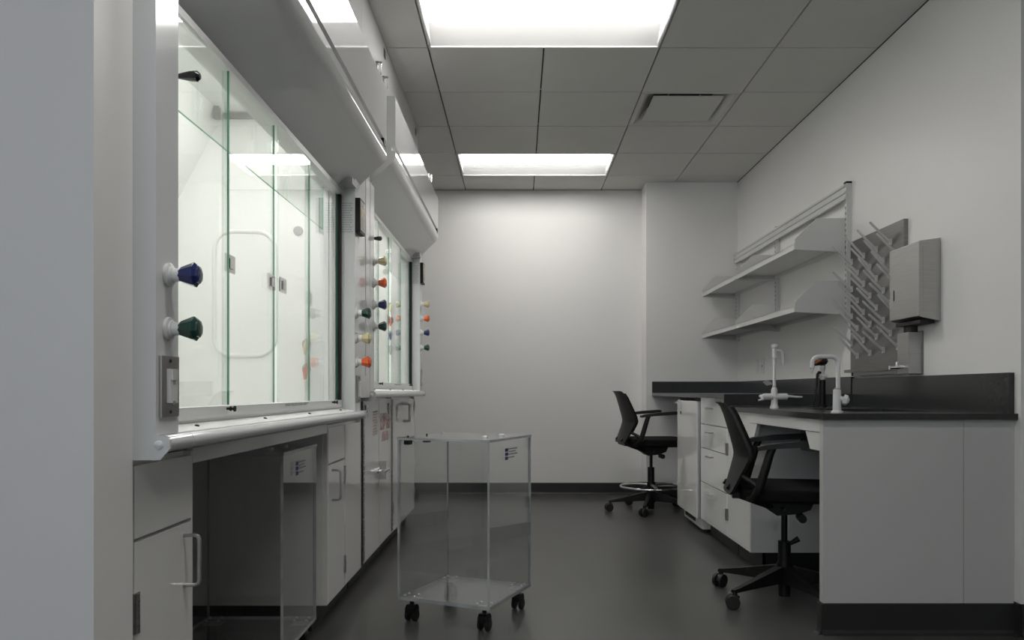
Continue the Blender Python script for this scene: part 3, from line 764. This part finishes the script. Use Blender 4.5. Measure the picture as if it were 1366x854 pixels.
td = thing('towel_dispenser', 'stainless steel paper towel dispenser mounted beside the pegboard', 'dispenser', (W, 3.645, 1.25))
obj('cabinet_shell', MB().prism([(W-.001, 1.245), (W-.001, 1.618), (1.800, 1.605), (1.797, 1.60), (1.797, 1.268), (1.81, 1.262)], 'y', 3.507, 3.783).bevel(.003), 'steelb', td)
obj('side_emboss', B(1.815, 1.87, 3.5055, 3.508, 1.29, 1.585, bev=.001), 'steelb', td)
obj('towel_slot', B(1.815, 1.88, 3.53, 3.76, 1.236, 1.252), 'dark', td)
obj('lock', B(1.7955, 1.798, 3.738, 3.744, 1.36, 1.41), 'dark', td)
obj('towel_roll_outlet', MB().tube([(1.855, 3.68, 1.236), (1.855, 3.68, 1.205)], .022, 12), 'dark', td)
sd = thing('soap_dispenser', 'small stainless steel soap dispenser under the towel dispenser', 'dispenser', (W, 3.71, 1.0))
obj('tank', B(1.828, W-.001, 3.664, 3.772, 1.012, 1.206, bev=.012), 'steelb', sd)
obj('back_plate', B(W-.006, W-.001, 3.655, 3.78, 1.006, 1.212), 'steel', sd)
sv = obj('push_valve', MB().tube([(1.828, 3.72, 1.042), (1.80, 3.72, 1.042), (1.772, 3.72, 1.040), (1.765, 3.72, 1.040)], [.009, .009, .007, .010], 12), 'chrome', sd)
obj('valve_button', MB().tube([(1.80, 3.72, 1.05), (1.80, 3.72, 1.068)], .006, 10), 'satin', sv)

for y, lab in ((6.06, 'pale outlet plate with a dark socket on the wall under the shelves'), (6.20, 'blank pale wall plate next to the outlet under the shelves')):
    o = thing('wall_outlet', lab, 'outlet', (W, y, 1.06))
    pl = obj('plate', B(W-.006, W-.001, y-.036, y+.036, 1.062, 1.182, bev=.002), 'white', o)
    obj('socket_face', B(W-.0085, W-.006, y-.017, y+.017, 1.085, 1.16, bev=.001), 'white', o)
    if y < 6.1: obj('socket_hole', B(W-.0092, W-.0084, y-.006, y+.006, 1.115, 1.130), 'dark', o)

# ------------------------------------------------------------------ faucets at the sink
f1 = thing('lab_faucet', 'white mixing lab faucet with lever handles and short hooked spout', 'faucet', (1.262, 3.857, .8435))
def L(*p): return (1.262+p[0], 3.857+p[1], .8435+p[2])
obj('body', MB().lathe([(0, .022), (.006, .022), (.012, .018), (.03, .0155), (.09, .0155), (.10, .012), (.105, .009)], L(0, 0, 0), (0, 0, 1), 16).tube([L(-.055, 0, .058), L(.062, 0, .058)], .0165, 12), 'fauc', f1)
obj('riser', MB().tube([L(0, 0, .10), L(0, 0, .255)], .0080, 12), 'fauc', f1)
obj('spout', MB().lathe([(0, .008), (.004, .011), (.05, .0115), (.055, .016), (.068, .016), (.072, .010)], L(0, 0, .245), (0, 0, 1), 14).tube([L(.004, 0, .283), L(.018, 0, .286), L(.030, 0, .284), L(.038, 0, .275), L(.042, 0, .258), L(.044, 0, .215)], [.008, .008, .0085, .009, .009, .0085], 12), 'fauc', f1)
obj('collar', MB().lathe([(0, .009), (.008, .009)], L(0, 0, .102), (0, 0, 1), 12), 'grey', f1)
obj('lever', MB().tube([L(.06, 0, .058), L(.072, 0, .060), L(.12, 0, .056), L(.138, 0, .056)], [.012, .006, .005, .004], 10), 'fauc', f1)
obj('lever', MB().tube([L(-.054, 0, .058), L(-.068, 0, .060), L(-.062, -.02, .044), L(-.085, -.02, .040)], [.012, .009, .006, .005], 10), 'fauc', f1)
obj('blade', MB().prism([(1.262-.055, .8435+.130), (1.262-.035, .8435+.140), (1.262-.012, .8435+.128), (1.262-.008, .8435+.118), (1.262-.035, .8435+.112)], 'y', 3.863, 3.868), 'grey', f1)

f2 = thing('gooseneck_faucet', 'white gooseneck lab faucet with a serrated tip nearest the bench end', 'faucet', (1.253, 3.075, .8435))
def G(*p): return (1.253+p[0], 3.075+p[1], .8435+p[2])
obj('body', MB().lathe([(0, .023), (.006, .023), (.010, .0165), (.085, .0150), (.092, .0145)], G(0, 0, 0), (0, 0, 1), 16), 'fauc', f2)
obj('collar', MB().lathe([(0, .010), (.006, .010)], G(0, 0, .092), (0, 0, 1), 14), 'grey', f2)
arc = [G(.004, 0, .095), G(.004, 0, .195)]
for k in range(1, 9):
    a = PI/2*k/8; arc.append(G(.004-.026*(1-math.cos(a)), 0, .195+.026*math.sin(a)))
for k in range(0, 9):
    a = PI/2*k/8; arc.append(G(-.072-.026*math.sin(a), 0, .195+.026*math.cos(a)))
arc.append(G(-.098, 0, .182))
obj('gooseneck', MB().tube(arc, .0085, 12), 'fauc', f2)
obj('nozzle', MB().lathe([(0, .009), (.010, .009), (.012, .0055), (.016, .006), (.017, .0045), (.022, .005), (.023, .0038), (.032, .003)], G(-.098, 0, .186), (0, 0, -1), 12), 'fauc', f2)
vk = obj('valve_stem', MB().tube([G(.004, -.004, .060), G(.020, -.012, .053)], .010, 12), 'fauc', f2)
m = MB()
o_ = Vector(G(.018, -.012, .053)); dr = Vector((.8, -.4, -.25)).normalized()
m.lathe([(0, .014), (.003, .0215), (.016, .020), (.020, .012), (.024, .007)], o_, dr, 6, smooth=False)
obj('knob', m, 'fauc', vk)

ew = thing('eyewash_hose', 'black handheld eyewash sprayer standing upright between the two faucets', 'eyewash', (1.632, 4.20, .8435))
def E(*p): return (1.632+p[0], 4.20+p[1], .8435+p[2])
obj('holder', MB().lathe([(0, .024), (.008, .024), (.010, .0175), (.142, .0165), (.146, .014)], E(0, 0, 0), (0, 0, 1), 16), 'black', ew)
obj('valve_body', MB().lathe([(0, .012), (.01, .016), (.02, .012), (.03, .010), (.05, .010), (.055, .014), (.068, .016), (.076, .012)], E(.002, 0, .146), (0, 0, 1), 14).tube([E(-.018, -.004, .170), E(.024, -.004, .163)], .010, 10), 'fauc', ew)
hd = obj('spray_head', MB().tube([E(.006, 0, .215), E(-.002, 0, .232)], .012, 10).tube([E(-.046, 0, .226), E(-.030, 0, .236), E(0, 0, .244), E(.022, 0, .243), E(.026, 0, .238)], [.006, .015, .019, .016, .006], 10), 'black', ew)
obj('flip_cover', MB().tube([E(-.044, -.012, .232), E(-.026, -.014, .244), E(-.006, -.012, .255)], [.005, .008, .005], 8), 'cop', hd)
obj('hose', MB().tube([E(-.012, -.006, .183), E(-.020, -.008, .186), E(-.028, -.008, .176), E(-.031, -.008, .150), E(-.033, -.008, .112), E(-.038, -.008, .075), E(-.048, -.008, .030), E(-.052, -.004, .010)], [.008, .0085, .008, .007, .0065, .0065, .006, .006], 10), 'black', ew)

# ------------------------------------------------------------------ chairs
D = math.radians
def chair(label, name, loc, rz, seat, angs, R, ring=None):
    t = thing(name, label, 'chair', loc, None, rz)
    def part(n, mb, m, p=t, lab=None, angle=.7): return obj(n, mb, m, p, lab, world=False, angle=angle)
    s = seat
    # seat pan: rounded slab
    def rr(hx, hy, r, cx):
        pts = []
        for (sx, sy, a0) in ((1, 1, 0), (-1, 1, PI/2), (-1, -1, PI), (1, -1, 1.5*PI)):
            for k in range(6):
                a = a0+PI/2*k/5; pts.append((cx+sx*(hx-r)+r*math.cos(a), sy*(hy-r)+r*math.sin(a)))
        return pts
    m = MB()
    lay = [(rr(.215, .215, .07, .035), s-.060), (rr(.232, .235, .08, .035), s-.048), (rr(.236, .240, .08, .035), s-.018), (rr(.228, .232, .08, .035), s-.004), (rr(.20, .20, .08, .035), s)]
    rings = [[m.v((p[0], p[1], z)) for p in pts] for pts, z in lay]; n = len(rings[0])
    for A, C in zip(rings, rings[1:]):
        for k in range(n): m.f([A[k], A[(k+1) % n], C[(k+1) % n], C[k]], 0, True)
    m.f(rings[0][::-1], 0, True); m.f(rings[-1], 0, True)
    part('seat', m, 'blackf')
    part('seat_mechanism', MB().prism([(-.14, s-.06), (.12, s-.06), (.10, s-.105), (.05, s-.125), (-.04, s-.135), (-.10, s-.095)], 'y', -.075, .075).bevel(.008), 'black')
    part('tilt_knob', MB().tube([(.055, -.07, s-.135), (.055, -.15, s-.135)], .018, 12).tube([(-.02, -.07, s-.10), (-.02, -.17, s-.095)], .008, 8), 'black')
    # backrest: curved two-facet shell flaring at its top
    st = [(-.035, -.262, .165, .010), (-.02, -.256, .18, .014), (.04, -.240, .195, .026), (.115, -.222, .21, .045), (.135, -.220, .21, .048), (.17, -.226, .21, .046), (.24, -.245, .19, .036), (.31, -.266, .165, .028), (.345, -.280, .148, .022), (.358, -.291, .14, .020), (.364, -.302, .13, .018)]
    rows = [[(xb + wrap*(abs(u)**1.8), hw*u, s+z) for u in [-1+2*k/12 for k in range(13)]] for z, xb, hw, wrap in st]
    part('backrest', MB().loft(rows, (.014, 0, 0)), 'black')
    rows2 = [[(xb + .016 + wrap*.95*(abs(u)**1.8), hw*.90*u, s+z) for u in [-1+2*k/10 for k in range(11)]] for z, xb, hw, wrap in st[2:9]]
    part('back_cushion', MB().loft(rows2, (.016, 0, 0)), 'blackf')
    # spine from the backrest foot to the mechanism
    sp = MB()
    for y in (-.10, .10):
        sp.tube([(-.255, y, s-.005), (-.20, y, s-.045), (-.12, y*.8, s-.075), (-.02, y*.5, s-.112)], [.013, .016, .016, .014], 8)
    sp.box(-.235, -.205, -.13, .13, s-.055, s-.030)
    part('back_support', sp, 'black')
    # arms
    for sg in (-1, 1):
        y = sg*.262
        a = MB().tube([(-.17, sg*.20, s-.045), (-.155, sg*.245, s-.030), (-.138, y, s+.0), (-.108, y, s+.10), (-.092, y, s+.155), (-.080, y, s+.178)], [.016, .018, .019, .018, .017, .015], 10)
        a.tube([(-.135, y, s+.005), (-.165, y*.93, s+.03), (-.20, y*.85, s+.05)], [.014, .012, .010], 8)
        ar = part('arm', a, 'black')
        pm = MB()
        prof = [(-.140, s+.166), (-.07, s+.174), (.04, s+.182), (.130, s+.188), (.145, s+.196), (.143, s+.207), (.125, s+.211), (0, s+.203), (-.11, s+.190), (-.142, s+.180)]
        pm.prism(prof, 'y', y-.030, y+.030).bevel(.007)
        part('arm_pad', pm, 'rubber', ar)
    # column and five-star base
    part('gas_lift', MB().lathe([(0, .024), (s-.30, .024), (s-.298, .0135), (s-.10, .0135)], (0, 0, .03), (0, 0, 1), 16) if ring is None else MB().lathe([(0, .026), (s-.26, .026), (s-.258, .012), (s-.10, .012)], (0, 0, .03), (0, 0, 1), 16), 'black')
    part('hub', MB().lathe([(0, .025), (.05, .026), (.055, .037), (.140, .036), (.155, .028), (.245 if ring is None else .16, .028)], (0, 0, .012), (0, 0, 1), 18), 'black')
    for a in angs:
        ca, sa = math.cos(a-rz), math.sin(a-rz)
        mx = Matrix.Rotation(a-rz, 4, 'Z')
        lg = MB(mx)
        sec = [(.02, .028, .078, .150), (.12, .024, .076, .128), (.22, .019, .074, .104), (R-.015, .014, .070, .086), (R+.012, .012, .070, .082)]
        rg = [[lg.v((d, -hw, z0)), lg.v((d, hw, z0)), lg.v((d, hw*.75, z1)), lg.v((d, -hw*.75, z1))] for d, hw, z0, z1 in sec]
        for A, C in zip(rg, rg[1:]):
            for k in range(4): lg.f([A[k], A[(k+1) % 4], C[(k+1) % 4], C[k]])
        lg.f(rg[0][::-1]); lg.f(rg[-1])
        leg = part('base_arm', lg.bevel(.004), 'black')
        cz = .0305
        cmx = Matrix.Translation((R*ca, R*sa, 0)) @ Matrix.Rotation(D(18)+.5*math.sin(a*3)-rz, 4, 'Z')
        cb = MB(cmx).tube([(0, 0, .055), (0, 0, .074)], .011, 10).prism([(-.030, .030), (-.024, .052), (0, .062), (.020, .054), (.014, .036)], 'y', -.006, .006)
        for k in (-1, 1): cb.lathe([(0, .025), (.003, .0305), (.016, .0305), (.019, .026)], (-.010, k*.007, cz), (0, k, 0), 20)
        part('caster', cb, 'rubber', leg)
    if ring:
        zr, Rr = ring
        m = MB().torus((0, 0, zr), Rr, .0095, 56, 10)
        part('foot_ring', m, 'chrome', t, 'chrome foot ring')
        m = MB()
        for k in range(3):
            a = .5+2*PI*k/3
            m.tube([(.03*math.cos(a), .03*math.sin(a), zr+.012), (.12*math.cos(a), .12*math.sin(a), zr+.014), (Rr*math.cos(a), Rr*math.sin(a), zr)], [.014, .012, .008], 8)
        part('ring_spoke', m, 'satin')
        part('ring_clamp', MB().lathe([(0, .032), (.045, .032)], (0, 0, zr-.01), (0, 0, 1), 16), 'black')
    else:
        part('lift_knob', MB().tube([(.018, -.01, .245), (.06, -.015, .272)], [.008, .014], 8), 'black')
    return t
chair('black office chair with armrests rolled under the sink counter', 'office_chair', (1.19, 3.50, 0), D(-11), .515, [D(x) for x in (212, 136, 64, -8, 284)], .315)
chair('black drafting stool chair with a chrome foot ring beside the back wall', 'drafting_chair', (1.03, 6.08, 0), D(4), .565, [D(x) for x in (187, 252, 325, 40, 112)], .325, (.186, .235))
